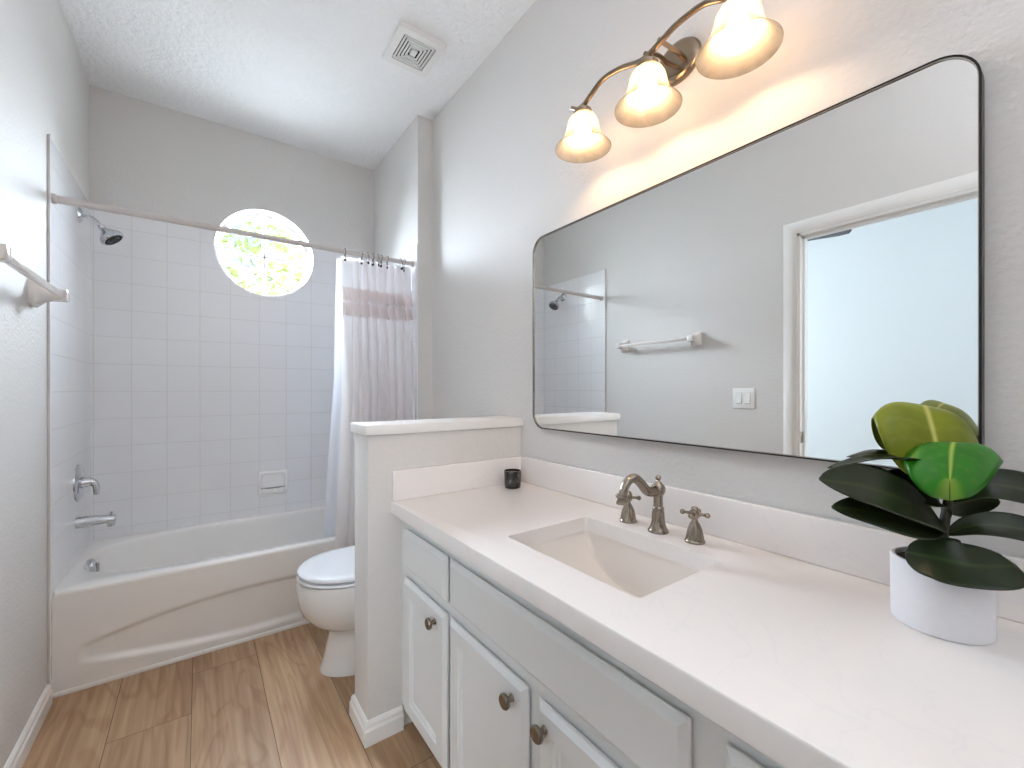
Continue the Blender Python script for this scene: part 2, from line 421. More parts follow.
# the tile field stops below the top of the window: bottom part of the circle is cut out of it
pts = [(0.0, .36), (XA, .36), (XA, ZT)]
a0 = math.asin((ZT - WC[1]) / WR)
N_ = 48
for k in range(N_ + 1):
    a = a0 - (pi + 2 * a0) * k / N_
    pts.append((WC[0] + WR * cos(a), WC[1] + WR * sin(a)))
pts.append((0.0, ZT))
bm = bmesh.new()
A = [bm.verts.new((x, YB - TT, z)) for x, z in pts]; B = [bm.verts.new((x, YB, z)) for x, z in pts]
es = [bm.edges.new((A[i], A[(i + 1) % len(A)])) for i in range(len(A))]
bmesh.ops.triangle_fill(bm, use_beauty=True, edges=es)
for i in range(len(A)):
    j = (i + 1) % len(A); bm.faces.new((A[i], A[j], B[j], B[i]))
struct(fin('wall_tile_back', bm, M['tile_back']), 'white square tile around the tub below the round window', 'tile')
struct(fin('wall_tile_left', BX(0, TT, YS + .010, YB - TT, 0, ZT + .02), M['tile_side'], smooth=False), 'white square tile behind the shower head', 'tile')
struct(fin('trim_1', BX(0, .009, YS, YS + .010, 0, ZT + .025, bev=.002), M['grout']), 'thin white vertical edge strip of the tub tile', 'trim')
# wing wall that closes the alcove at the right, with tile on its alcove side
struct(fin('wall_alcove', BX(XA + TT, W, YW, YB, 0, H), M['wall'], smooth=False), 'full height wing wall behind the shower curtain', 'wall')
struct(fin('wall_tile_right', BX(XA, XA + TT, YW, YB - TT, .36, ZT - .10), M['tile_side'], smooth=False), 'white tile on the wing wall behind the curtain', 'tile')
# half wall beside the toilet
XH, YH0, YH1 = .909, 1.430, 1.582
struct(fin('wall_half', BX(XH, W, YH0, YH1, 0, 1.02, bev=.004), M['wall']), 'half height wall between vanity and toilet', 'wall')
struct(fin('trim_2', BX(XH - .012, W, YH0 - .012, YH1 + .012, 1.02, 1.054, bev=.004), M['trim']), 'white painted cap on the half wall', 'trim')
# baseboards
def base_run(bm, p0, p1, nrm, h=.078, t=.014):
    """moulded baseboard from p0 to p1, standing off the wall along nrm"""
    p0, p1, nrm = Vector(p0), Vector(p1), Vector(nrm)
    prof = [(0, 0), (t, 0), (t, h * .62), (t * .72, h * .72), (t * .66, h * .86), (t * .3, h * .97), (0, h)]
    A = [bm.verts.new(p0 + nrm * a + Vector((0, 0, z))) for a, z in prof]; B = [bm.verts.new(p1 + nrm * a + Vector((0, 0, z))) for a, z in prof]
    n = len(A)
    for i in range(n): bm.faces.new((A[i], A[(i + 1) % n], B[(i + 1) % n], B[i]))
    bm.faces.new(A[::-1]); bm.faces.new(B); return bm
def base_loop(bm, pts, h=.078, t=.014):
    """baseboard round outside corners: pts = [(wall point, outward mitre vector)]"""
    prof = [(0, 0), (1, 0), (1, .62), (.72, .72), (.66, .86), (.3, .97), (0, 1)]
    R = [[bm.verts.new(Vector((p[0], p[1], 0)) + Vector((m[0], m[1], 0)) * (a * t) + Vector((0, 0, z * h))) for a, z in prof] for p, m in pts]
    n = len(prof)
    for A, B in zip(R, R[1:]):
        for i in range(n): bm.faces.new((A[i], A[(i + 1) % n], B[(i + 1) % n], B[i]))
    bm.faces.new(R[0][::-1]); bm.faces.new(R[-1]); return bm
bm = base_run(bmesh.new(), (0, 1.026, 0), (0, YS, 0), (1, 0, 0))
struct(fin('baseboard_left', bm, M['trim'], smooth=False), 'white baseboard along the left wall', 'baseboard')
bm = base_loop(bmesh.new(), [((1.0275, YH0), (0, -1)), ((XH, YH0), (-1, -1)), ((XH, YH1), (-1, 1)), ((W, YH1), (0, 1))])
struct(fin('baseboard_half', bm, M['trim'], smooth=False), 'white baseboard wrapped round the foot of the half wall', 'baseboard')
bm = base_run(bmesh.new(), (W, YH1 + .014, 0), (W, YW, 0), (-1, 0, 0))
struct(fin('baseboard_right', bm, M['trim'], smooth=False), 'white baseboard behind the toilet', 'baseboard')

# round window: frame, muntins, pane
win = bpy.data.objects.new('window_1', None); COL.objects.link(win); win.location = (WC[0], YB + .1, WC[1])
struct(win, 'round window with a cross bar above the tub', 'window')
def ring2(r, n=72): return [(WC[0] + r * cos(2 * pi * k / n), WC[1] + r * sin(2 * pi * k / n)) for k in range(n)]
part('window_frame', holed(bmesh.new(), ring2(WR - .001), ring2(WR - .024), 1, YB + .095, YB + .145), M['trim'], win)
bm = bmesh.new(); box(bm, WC[0] - .008, WC[0] + .008, YB + .10, YB + .125, WC[1] - WR + .02, WC[1] + WR - .02, bev=.002)
part('muntin', bm, M['trim'], win)
bm = bmesh.new(); box(bm, WC[0] - WR + .02, WC[0] + WR - .02, YB + .10, YB + .125, WC[1] - .008, WC[1] + .008, bev=.002)
part('muntin', bm, M['trim'], win)
bm = bmesh.new(); bm.faces.new([bm.verts.new((x, YB + .13, z)) for x, z in ring2(WR - .02)])
part('window_pane', bm, M['pane'], win, smooth=False)

# doorway in the left wall (seen in the mirror): casing, jamb, strike plate
door = bpy.data.objects.new('door_1', None); COL.objects.link(door); door.location = (0, (DY0 + DY1) / 2, 0)
struct(door, 'white cased doorway seen in the mirror', 'door')
def casing(bm, sgn, x):
    w = .062
    prof = [(0, .006), (.010, .010), (.018, .016), (w - .012, .018), (w, .012), (w, 0), (0, 0)]
    path = [((DY0, 0), (-1, 0)), ((DY0, DZ), (-1, 1)), ((DY1, DZ), (1, 1)), ((DY1, 0), (1, 0))]
    R = [[bm.verts.new((x + sgn * d, p[0] + m[0] * a, p[1] + m[1] * a)) for a, d in prof] for p, m in path]
    n = len(prof)
    for A, B in zip(R, R[1:]):
        for i in range(n): bm.faces.new((A[i], A[(i + 1) % n], B[(i + 1) % n], B[i]))
    bm.faces.new(R[0][::-1]); bm.faces.new(R[-1]); return bm
part('casing', casing(bmesh.new(), 1, 0), M['trim'], door)
part('casing', casing(bmesh.new(), -1, -.1), M['trim'], door)
bm = bmesh.new()
box(bm, -.1, 0, DY1 - .014, DY1, 0, DZ); box(bm, -.1, 0, DY0, DY0 + .014, 0, DZ); box(bm, -.1, 0, DY0, DY1, DZ - .014, DZ)
box(bm, -.070, -.035, DY1 - .024, DY1 - .014, 0, DZ - .014); box(bm, -.070, -.035, DY0 + .014, DY0 + .024, 0, DZ - .014); box(bm, -.070, -.035, DY0, DY1, DZ - .024, DZ - .014)
part('jamb', bm, M['trim'], door, smooth=False)
bm = BX(-.034, -.006, DY1 - .0155, DY1 - .0135, .885, .945, bev=.0006); box(bm, -.027, -.013, DY1 - .017, DY1 - .0145, .900, .930)
part('strike_plate', bm, M['nickel'], door)

# bedroom beyond the doorway
bm = bmesh.new()
box(bm, -2.6, -2.5, -1.7, 4.2, -.06, H)
struct(fin('wall_bedroom_far', bm, M['bedroom'], smooth=False), 'pale blue bedroom wall seen through the doorway in the mirror', 'wall')
struct(fin('wall_bedroom_end', BX(-2.5, -.1, 4.1, 4.2, -.06, H), M['bedroom'], smooth=False), 'pale bedroom end wall', 'wall')
struct(fin('wall_bedroom_rear', BX(-2.5, -.1, -1.7, -1.6, -.06, H), M['bedroom'], smooth=False), 'plain bedroom wall opposite the end wall', 'wall')  # plain unseen wall; the bedroom daylight comes from added area lights
struct(fin('wall_bedroom_near', BX(-.1, -.0995, -1.6, -1.3, -.06, H), M['bedroom'], smooth=False), 'bedroom wall beside the doorway', 'wall')
struct(fin('wall_bedroom_side', BX(-.1, 0, YB + .16, 4.2, -.06, H), M['bedroom'], smooth=False), 'bedroom wall past the bathroom', 'wall')
struct(fin('ceiling_bedroom', BX(-2.6, -.1, -1.7, 4.2, H, H + .1), M['ceiling'], smooth=False), 'white bedroom ceiling', 'ceiling')
struct(fin('floor_bedroom', BX(-2.6, -.1, -1.7, 4.2, -.06, 0), M['gap'], smooth=False), 'bedroom floor', 'floor')

# ceiling fan in the bedroom (one blade tip shows in the mirror)
FX, FY, FZ = -1.62, 2.03, 2.446
fan = thing('ceiling_fan', 'grey bedroom ceiling fan, its blade tip seen in the mirror under the door head', 'ceiling fan', (FX, FY, H))
bm = lathe(bmesh.new(), [(.0, 0), (.07, 0), (.07, -.02), (.03, -.06), (.014, -.07), (.014, -.17), (.0, -.17)], (FX, FY, H)); part('downrod', bm, M['fan'], fan)
bm = lathe(bmesh.new(), [(.0, .10), (.05, .10), (.10, .075), (.105, .03), (.08, -.01), (.05, -.04), (0, -.045)], (FX, FY, FZ + .07)); part('motor_housing', bm, M['fan'], fan)
for k in range(5):
    a = -pi / 2 - .30 + k * 2 * pi / 5
    bm = bmesh.new()
    out = [(.14, -.035), (.20, -.045), (.74, -.054), (.805, -.04), (.82, 0), (.805, .04), (.74, .054), (.20, .045), (.14, .035)]
    lo = [bm.verts.new((x, y, .0 + y * .2)) for x, y in out]; hi = [bm.verts.new((x, y, .008 + y * .2)) for x, y in out]
    bm.faces.new(lo[::-1]); bm.faces.new(hi)
    for i in range(len(lo)): bm.faces.new((lo[i], lo[(i + 1) % len(lo)], hi[(i + 1) % len(lo)], hi[i]))
    box(bm, .06, .17, -.012, .012, -.004, .004)
    bmesh.ops.rotate(bm, verts=bm.verts, cent=(0, 0, 0), matrix=Matrix.Rotation(a, 3, 'Z'))
    bmesh.ops.translate(bm, verts=bm.verts, vec=(FX, FY, FZ + .07))
    part('fan_blade', bm, M['fan'], fan, smooth=False)

# ================================================================== bathtub
def tub():
    root = thing('bathtub', 'white alcove bathtub with a curved relief panel on its apron', 'bathtub', (XA / 2, 2.7, 0))
    x0, x1, y0, y1, zt = TT, XA, YT, YB - TT - .001, .397
    bm = bmesh.new()
    # apron: grid with a sunken lens shaped panel
    nx, nz = 150, 64
    def sink(x, z):
        up = .262 - .082 * ((x - .73) / .636) ** 2
        lo = .034 + .062 * ((x - .73) / .640) ** 2
        e = .026
        sst = lambda t: 0 if t < 0 else (1 if t > 1 else t * t * (3 - 2 * t))
        s = sst((up - z) / e) * sst((z - lo) / .030) * sst((x - .082) / .014) * sst((1.378 - x) / .014)
        ease = .35 + .65 * min(1, max(0, (x - .08) / .10)) * min(1, max(0, (1.38 - x) / .10))
        return .014 * s * ease
    G = []
    for j in range(nz + 1):
        z = (zt - .012) * j / nz; row = []
        for i in range(nx + 1):
            x = x0 + (x1 - x0) * i / nx
            row.append(bm.verts.new((x, y0 + sink(x, z) + .006 * (1 - z / zt), z)))
        G.append(row)
    for j in range(nz):
        for i in range(nx): bm.faces.new((G[j][i], G[j][i + 1], G[j + 1][i + 1], G[j + 1][i]))
    # rim and basin: nested loops, all with the same count
    n = 120
    def outer(t, ins, z):
        return rect_pt(x0, x1, y0 + ins, y1, t, z)
    def rect_pt(a0, a1, b0, b1, t, z):
        c, s = cos(t), sin(t); hx, hy = (a1 - a0) / 2, (b1 - b0) / 2
        k = min(hx / max(abs(c), 1e-9), hy / max(abs(s), 1e-9)); return ((a0 + a1) / 2 + c * k, (b0 + b1) / 2 + s * k, z)
    def basin(t, a0, a1, b0, b1, z, rl, rr):
        # rounded rectangle with a big radius at the left end
        c, s = cos(t), sin(t); hx, hy = (a1 - a0) / 2, (b1 - b0) / 2
        e = rl if c < 0 else rr
        q = (abs(c / hx) ** e + abs(s / hy) ** e) ** (-1 / e)
        return ((a0 + a1) / 2 + c * q, (b0 + b1) / 2 + s * q, z)
    ts = []
    for k in range(n):
        ts.append(2 * pi * k / n)
    # densify towards the long sides by using the rectangle's own angles
    ts = [math.atan2(sin(t) * .36, cos(t) * .72) for t in ts]
    for t_ in (math.atan2(.355, .7205), math.atan2(.355, -.7205), math.atan2(-.355, -.7205), math.atan2(-.355, .7205)):
        i = min(range(n), key=lambda q: abs(ts[q] - t_)); ts[i] = t_
    hx0, hy0 = (x1 - x0) / 2, (y1 - y0) / 2
    rings = []
    rings.append([outer(t, 0, zt - .012) for t in ts])
    rings.append([outer(t, .003, zt - .004) for t in ts])
    rings.append([outer(t, .010, zt) for t in ts])
    a0, a1, b0, b1 = .036, 1.40, y0 + .062, y1 - .030
    rings.append([basin(t, a0, a1, b0, b1, zt, 3.0, 6) for t in ts])
    rings.append([basin(t, a0 + .006, a1 - .006, b0 + .006, b1 - .006, zt - .004, 3.0, 6) for t in ts])
    rings.append([basin(t, a0 + .012, a1 - .012, b0 + .011, b1 - .011, zt - .018, 3.0, 6) for t in ts])
    for k in range(1, 9):
        f = k / 8; dz = .30 * f
        ins = .012 + .05 * f + .05 * f ** 4
        rings.append([basin(t, a0 + ins * 1.1, a1 - ins * 2.6, b0 + ins, b1 - ins, zt - .018 - dz, 3.0, 5) for t in ts])
    R = [[bm.verts.new(p) for p in r] for r in rings]
    for A, B in zip(R, R[1:]):
        for k in range(n): bm.faces.new((A[k], A[(k + 1) % n], B[(k + 1) % n], B[k]))
    bm.faces.new(R[-1])
    bmesh.ops.remove_doubles(bm, verts=bm.verts, dist=2e-4)
    # ends and back (against the walls)
    part('tub_shell', bm, M['tub'], root)
    # small base trim strip along the foot
    bm = base_run(bmesh.new(), (x0, y0 + .006, 0), (x1, y0 + .006, 0), (0, -1, 0), h=.016, t=.007)
    part('base_strip', bm, M['trim'], root)
    # overflow cover on the drain end
    bm = lathe(bmesh.new(), [(0, -.012), (.034, -.012), (.036, .002), (.034, .010), (.022, .016), (0, .017)], (.058, 2.735, .357), (1, 0, .18), seg=32)
    box(bm, .070, .084, 2.731, 2.739, .330, .372, bev=.003)
    part('overflow_plate', bm, M['chrome'], root, label='chrome overflow plate')
    return root
tub()

# ================================================================== shower fittings
y = 2.80
sh = thing('overhead_shower', 'chrome shower head on a bent arm high on the left tile', 'shower head', (TT, y, 1.985))
part('flange', lathe(bmesh.new(), [(0, 0), (.036, 0), (.035, .004), (.026, .010), (.013, .013), (0, .013)], (TT, y, 1.985), (1, 0, 0)), M['chrome'], sh)
arm = smooth_path([(TT, y, 1.985), (.040, y, 1.984), (.062, y, 1.970), (.080, y, 1.948)])
part('shower_arm', tube(bmesh.new(), arm, .0085), M['chrome'], sh)
d = Vector((.62, -.12, -.78)).normalized(); p0 = Vector((.078, y, 1.950))
bm = lathe(bmesh.new(), [(0, 0), (.012, 0), (.015, .006), (.013, .014), (.011, .018), (.0, .018)], p0, d)
part('swivel_nut', bm, M['chrome'], sh)
bm = lathe(bmesh.new(), [(.0, .016), (.012, .016), (.016, .024), (.030, .040), (.044, .056), (.048, .064), (.048, .074), (.044, .078), (.0, .078)], p0, d)
hd = part('spray_head', bm, M['chrome'], sh)
bm = lathe(bmesh.new(), [(0, .0775), (.039, .0775), (.037, .0795), (.027, .0795), (.026, .078), (.018, .078), (.017, .081), (0, .081)], p0, d)
u, v, _ = basis(d)
for rr, n in ((.032, 16), (.022, 10), (.010, 6)):
    for k in range(n):
        a = 2 * pi * k / n; c = p0 + d * .0795 + (u * cos(a) + v * sin(a)) * rr
        lathe(bm, [(.0022, 0), (.0016, .003), (0, .003)], c, d, seg=8)
part('spray_plate', bm, M['dark'], hd, label='dark nozzle plate')

va = thing('shower_valve', 'round chrome shower valve with a drooping lever on the left tile', 'shower valve', (TT, 2.77, .742))
part('escutcheon', lathe(bmesh.new(), [(0, 0), (.084, 0), (.083, .004), (.074, .010), (.045, .015), (.030, .017), (0, .017)], (TT, 2.77, .742), (1, 0, 0), seg=48), M['chrome'], va)
bm = lathe(bmesh.new(), [(0, .012), (.026, .012), (.025, .03), (.021, .046), (0, .050)], (TT, 2.77, .742), (1, 0, 0))
tube(bm, smooth_path([(.035, 2.77, .744), (.050, 2.77, .744), (.062, 2.769, .736), (.068, 2.768, .714), (.069, 2.767, .682)]), lambda t: .019 - .009 * t, caps=True)
part('lever', bm, M['chrome'], va)

sp = thing('tub_spout', 'chrome tub spout with a pull-up diverter below the valve', 'tub spout', (TT, 2.745, .566))
secs = []
for x, ry, rz, zc in ((TT, .027, .027, .566), (.03, .026, .026, .566), (.07, .025, .023, .567), (.105, .023, .021, .566), (.128, .023, .024, .561), (.139, .020, .022, .559)):
    secs.append([(x, 2.745 + ry * cos(2 * pi * k / 24), zc + rz * sin(2 * pi * k / 24)) for k in range(24)])
bm = loft(bmesh.new(), secs)
lathe(bm, [(.013, 0), (.013, -.016), (.010, -.016), (.010, -.002), (0, -.002)], (.122, 2.745, .546), (0, 0, 1), seg=20)
part('spout_body', bm, M['chrome'], sp)
part('diverter_knob', lathe(bmesh.new(), [(0, 0), (.003, 0), (.003, .010), (.006, .012), (.006, .018), (0, .019)], (.124, 2.745, .580)), M['chrome'], sp)

# soap dish on the back tile
sd = thing('soap_dish', 'white ceramic soap dish set into the back wall tile', 'soap dish', (.831, YB - TT, .51))
yb = YB - TT
bm = bmesh.new()
rings = []
for ins, dy in ((0, 0), (0, .010), (.006, .016), (.016, .017), (.024, .006), (.028, .004)):
    rings.append([(a, yb - dy, b) for a, b in rrect(.750 + ins, .912 - ins, .512 + ins, .668 - ins, .016)])
loft(bm, rings)
part('dish_plate', bm, M['dish'], sd)
bm = bmesh.new(); secs = []
for t in range(9):
    a = pi * t / 8; secs.append((cos(a) * .066, sin(a) * .036))
lo = [bm.verts.new((.831 + a, yb - .010 - b, .540)) for a, b in secs]; hi = [bm.verts.new((.831 + a * 1.05, yb - .010 - b * 1.15, .564)) for a, b in secs]
inn = [bm.verts.new((.831 + a * .9, yb - .010 - b * .85, .5625)) for a, b in secs]; inb = [bm.verts.new((.831 + a * .85, yb - .010 - b * .8, .5605)) for a, b in secs]
for P, Q in ((lo, hi), (hi, inn), (inn, inb)):
    for i in range(8): bm.faces.new((P[i], P[i + 1], Q[i + 1], Q[i]))
bm.faces.new(lo); bm.faces.new(inb)
for P, Q in ((lo, hi), (hi, inn), (inn, inb)):
    bm.faces.new((P[0], P[8], Q[8], Q[0]))
part('tray', bm, M['dish'], sd)

# curtain rod
ZR, YR = 1.900, 2.352
rod = thing('curtain_rod', 'straight white curtain rod spanning the tub alcove', 'curtain rod', (XA / 2, YR, ZR))
part('rod', tube(bmesh.new(), [(.012, YR, ZR), (.5, YR, ZR), (1.0, YR, ZR), (XA - .002, YR, ZR)], .0125, seg=20), M['rod'], rod)
part('rod_sleeve', tube(bmesh.new(), [(TT + .001, YR, ZR), (.10, YR, ZR), (.20, YR, ZR)], .0145, seg=20), M['rod'], rod)
for xx, dx in ((TT, 1), (XA, -1)):
    part('end_cap', lathe(bmesh.new(), [(0, 0), (.019, 0), (.019, .010), (.016, .014), (0, .014)], (xx, YR, ZR), (dx, 0, 0)), M['rod'], rod)

# shower curtain
def cloth(bm, nx, nz, f):
    G = [[bm.verts.new(f(i / nx, j / nz)) for i in range(nx + 1)] for j in range(nz + 1)]
    for j in range(nz):
        for i in range(nx): bm.faces.new((G[j][i], G[j][i + 1], G[j + 1][i + 1], G[j + 1][i]))
    return bm
ZC1, ZC0 = 1.872, .165
def curt(s, z, off=0):
    """outer curtain: s 0..1 from the free edge to the wing wall"""
    h = (ZC1 - z) / (ZC1 - ZC0)
    xl = 1.060 - .012 * h - .040 * max(0, (h - .45)) / .55
    fl = min(1, max(0, (s - .12) / .12))             # the first panel hangs flat
    ph = 2 * pi * (7.0 * max(0, s - .13) / .87)
    amp = (.016 + .014 * min(1, h * 4)) * fl
    x = xl + (1.446 - xl) * s + .010 * sin(ph * 2 + 1) * fl * min(1, h * 3)
    yy = YR - .004 - .040 * min(1, max(0, (h - .05) / .5)) + amp * sin(ph) + .004 * sin(ph * 2.3 + z * 3) * fl - off
    return Vector((x, yy, z))
cu = thing('shower_curtain', 'white cloth shower curtain with two pinkish ruffle bands, drawn to the right', 'shower curtain', (1.25, YR, ZC0))
part('curtain_panel', cloth(bmesh.new(), 150, 60, lambda s, t: curt(s, ZC1 - (ZC1 - ZC0) * t)), M['curtain'], cu, recalc=False)
for za, zb in ((1.712, 1.640), (1.630, 1.560)):
    def ruf(s, t, za=za, zb=zb):
        p_ = curt(s, za - (za - zb) * t, .0035 + .014 * t)
        p_.y += (.004 + .007 * t) * sin(s * 150) * min(1, s * 3 + .15); p_.z += .003 * sin(s * 95) * t
        return p_
    part('ruffle', cloth(bmesh.new(), 260, 8, ruf), M['ruffle'], cu, recalc=False, label='pinkish ruffle band')
RX = [1.079, 1.168, 1.196, 1.228, 1.254, 1.273, 1.308, 1.385, 1.408]
for x in RX:
    q = min((curt(k / 400, ZC1 - .016) for k in range(401)), key=lambda v_: abs(v_.x - x))
    part('grommet', lathe(bmesh.new(), [(.0, .004), (.0065, .004), (.0075, .0), (.0065, -.004), (.0, -.004)], q, (0, 1, 0), seg=14), M['hook'], cu)
ordn = ['leftmost', 'second', 'third', 'fourth', 'fifth', 'sixth', 'seventh', 'eighth', 'rightmost']
for i, x in enumerate(RX):
    q = min((curt(k / 400, ZC1 - .016) for k in range(401)), key=lambda v_: abs(v_.x - x))
    bm = bmesh.new(); pth = []
    for k in range(15):
        a = radians(-75 + 250 * k / 14); pth.append((x, YR + .0175 * cos(a), ZR + .0175 * sin(a)))
    pth = [(q.x, q.y + .006, q.z - .002), (q.x, q.y + .012, q.z + .004)] + pth
    pth += [(x, q.y - .012, ZR - .014), (q.x, q.y - .007, q.z)]
    tube(bm, smooth_path(pth, 3), .0016, seg=8)
    ball(bm, (q.x, q.y - .008, q.z), .0042)
    root = tag(part('curtain_hook', bm, M['hook'], None) if False else fin('curtain_hook', bm, M['hook']),
               ('dark metal curtain hook, %s on the white rod' % ordn[i]) if i in (0, 8) else ('dark metal curtain hook, %s from the left on the white rod' % ordn[i]), 'curtain hook', 'curtain hooks on the rod')
# inner liner hanging inside the tub
def liner(s, t):
    z = 1.868 - (1.868 - .30) * t
    xl = 1.046 - .015 * t - .045 * max(0, t - .4) / .6
    x = xl + (1.440 - xl) * s
    yy = YR + .036 + .046 * min(1, t * 1.6) + (.005 + .010 * t) * sin(2 * pi * 6 * s + .4) * min(1, s * 5)
    return Vector((x, yy, z))
ln = thing('shower_liner', 'plain white shower liner hanging inside the tub behind the curtain', 'shower liner', (1.25, YR + .05, .30))
part('liner_sheet', cloth(bmesh.new(), 100, 40, liner), M['liner'], ln, recalc=False)

# ================================================================== toilet
def toilet():
    yc = 1.912
    root = thing('toilet', 'white two-piece toilet with closed lid behind the half wall', 'toilet', (1.15, yc, 0))
    def egg(xf, xb, hw, z, e=2.6, nb=3.2, n=56):
        xm = xf + (xb - xf) * .48; out = []
        for k in range(n):
            a = 2 * pi * k / n; c, s = cos(a), sin(a)
            if c >= 0:   # back
                q = (abs(c) ** nb + abs(s) ** nb) ** (-1 / nb); out.append((xm + (xb - xm) * c * q, yc + hw * s * q, z))
            else:        # front
                q = (abs(c) ** 2.05 + abs(s) ** 2.05) ** (-1 / 2.05); out.append((xm + (xm - xf) * c * q, yc + hw * s * q, z))
        return out
    lv = [(0, .864, 1.40, .128), (.012, .864, 1.40, .128), (.022, .870, 1.40, .123), (.06, .880, 1.39, .116), (.12, .893, 1.37, .108), (.158, .900, 1.35, .105),
          (.172, .893, 1.34, .110), (.186, .866, 1.33, .124), (.215, .828, 1.32, .150), (.255, .796, 1.31, .168), (.30, .780, 1.30, .180), (.345, .775, 1.29, .185), (.380, .776, 1.28, .186), (.392, .781, 1.28, .183)]
    part('bowl', loft(bmesh.new(), [egg(a, b, w, z) for z, a, b, w in lv]), M['porcelain'], root)
    def slab(z0, z1, xf, xb, hw, dome=0):
        r = [egg(xf + .03, xb, hw - .03, z0), egg(xf + .004, xb, hw - .004, z0), egg(xf, xb, hw, z0 + .003), egg(xf, xb, hw, z1 - .006), egg(xf + .004, xb, hw - .004, z1 - .001), egg(xf + .012, xb, hw - .012, z1 + dome * .3)]
        for f in (.8, .55, .3, .1): r.append(egg(xf + (1 - f) * .22, xb - (1 - f) * .2, hw * f, z1 + dome * (1 - f * f * .7)))
        return loft(bmesh.new(), r)
    part('seat', slab(.3985, .4095, .778, 1.215, .186), M['seat'], root)
    part('lid', slab(.4165, .433, .780, 1.215, .185, .006), M['seat'], root)
    bm = bmesh.new()
    for s in (-1, 1): part('seat_hinge', tube(bmesh.new(), [(1.222, yc + s * .07 - .02, .420), (1.222, yc + s * .07, .420), (1.222, yc + s * .07 + .02, .420)], .011, seg=12), M['seat'], root)
    
    bm = BX(1.30, 1.50, yc - .21, yc + .21, .385, .730, bev=.025, seg=4); box(bm, 1.18, 1.40, yc - .13, yc + .13, .33, .393, bev=.012)
    part('tank', bm, M['porcelain'], root)
    part('tank_lid', BX(1.288, 1.508, yc - .222, yc + .222, .730, .765, bev=.012, seg=3), M['porcelain'], root)
    bm = lathe(bmesh.new(), [(0, 0), (.013, 0), (.012, .012), (0, .014)], (1.30, yc + .15, .67), (-1, 0, 0)); tube(bm, [(1.284, yc + .15, .67), (1.280, yc + .12, .668), (1.280, yc + .08, .664)], .006)
    part('flush_lever', bm, M['chrome'], root)
toilet()

# ================================================================== vanity
XF = 1.0275     # face frame
YV0, YV1 = -.36, YH0 - .0005
va_ = thing('vanity_cabinet', 'white painted vanity cabinet with panelled doors under the long counter', 'vanity cabinet', (1.28, .53, 0))
bm = bmesh.new()
box(bm, XF, XF + .02, YV0 + .018, YV1, .085, .7515)                       # face frame board
box(bm, XF + .02, W - .001, YV1 - .018, YV1, .085, .7515)                 # side against the half wall
box(bm, XF + .02, W - .001, YV0 + .018, YV0 + .036, .085, .7515)
box(bm, XF + .02, W - .001, YV0 + .036, YV1 - .018, .085, .103)           # bottom board
box(bm, W - .012, W - .001, YV0 + .036, YV1 - .018, .103, .7515)          # back board
box(bm, XF + .065, W - .001, YV0 + .018, YV1, 0, .085)                    # toe kick
box(bm, XF - .008, XF, YV0 + .018, YV1, .722, .7515, bev=.002)
part('cabinet_body', bm, M['cabinet'], va_, smooth=False)
bm = BX(XF - .004, W - .001, YV0, YV0 + .018, .0, .7515, bev=.001)
part('end_panel', bm, M['cabinet'], va_, smooth=False)
DOOR = [(.010, 0), (.010, .006), (0, .006), (0, .011), (.003, .012), (.011, .018), (.013, .0195), (.050, .0195), (.054, .0150), (.060, .0150), (.066, .0105), (.070, .0105)]
FRONT = [(.010, 0), (.010, .006), (0, .006), (0, .010), (.003, .011), (.012, .0185), (.014, .0195)]
def knob(yk, zk, parent):
    x = XF - .0195
    bm = lathe(bmesh.new(), [(0, -.0005), (.0085, -.0005), (.007, .003), (.0055, .009), (.007, .014), (.0155, .0165), (.0165, .019), (.0165, .023), (.0145, .0255), (.0120, .0245), (0, .0250)], (x, yk, zk), (-1, 0, 0), seg=32)
    part('knob', bm, M['knob'], parent, label='round pewter knob')
ZD0, ZD1, ZF0, ZF1 = .100, .545, .577, .707
for y0, y1, yk in ((1.075, 1.374, 1.133), (.711, 1.053, .755), (.342, .674, .646)):
    dr = part('door', panel(bmesh.new(), XF, y0, y1, ZD0, ZD1, DOOR), M['cabinet'], va_, smooth=False); knob(yk, .503, dr)
part('drawer_front', panel(bmesh.new(), XF, 1.075, 1.374, ZF0, ZF1, FRONT), M['cabinet'], va_, smooth=False)
part('drawer_front', panel(bmesh.new(), XF, .342, 1.053, ZF0, ZF1, FRONT), M['cabinet'], va_, smooth=False)
for z0, z1 in ((ZF0, ZF1), (.34, .557), (ZD0, .32)):
    dr = part('drawer_front', panel(bmesh.new(), XF, -.02, .292, z0, z1, FRONT), M['cabinet'], va_, smooth=False); knob(.136, (z0 + z1) / 2, dr)
dr = part('door', panel(bmesh.new(), XF, -.335, -.05, ZD0, ZF1, DOOR), M['cabinet'], va_, smooth=False); knob(-.09, .52, dr)

# counter top with sink cut-out, backsplash and side splash
ZCT = .7925; XC = .986
SX0, SX1, SY0, SY1 = 1.102, 1.393, .495, .908
ct = thing('countertop', 'white quartz vanity countertop with backsplash and side splash', 'countertop', (1.27, .53, .752))
hole = rrect(SX0, SX1, SY0, SY1, .012, 4)
bm = holed(bmesh.new(), [(XC, YV0 - .01), (W - .001, YV0 - .01), (W - .001, YV1), (XC, YV1)], hole, 2, .752, ZCT)
es = [e for e in bm.edges if len(e.link_faces) == 2 and all(abs(v.co.x - XC) < 1e-5 for v in e.verts) and abs(e.verts[0].co.z - e.verts[1].co.z) < 1e-6]
bmesh.ops.bevel(bm, geom=es, offset=.0035, segments=3, profile=.5, affect='EDGES')
part('counter_slab', bm, M['counter'], ct)
part('backsplash', BX(W - .021, W - .001, YV0 - .01, YV1, ZCT, .896, bev=.0045, seg=3), M['counter'], ct)
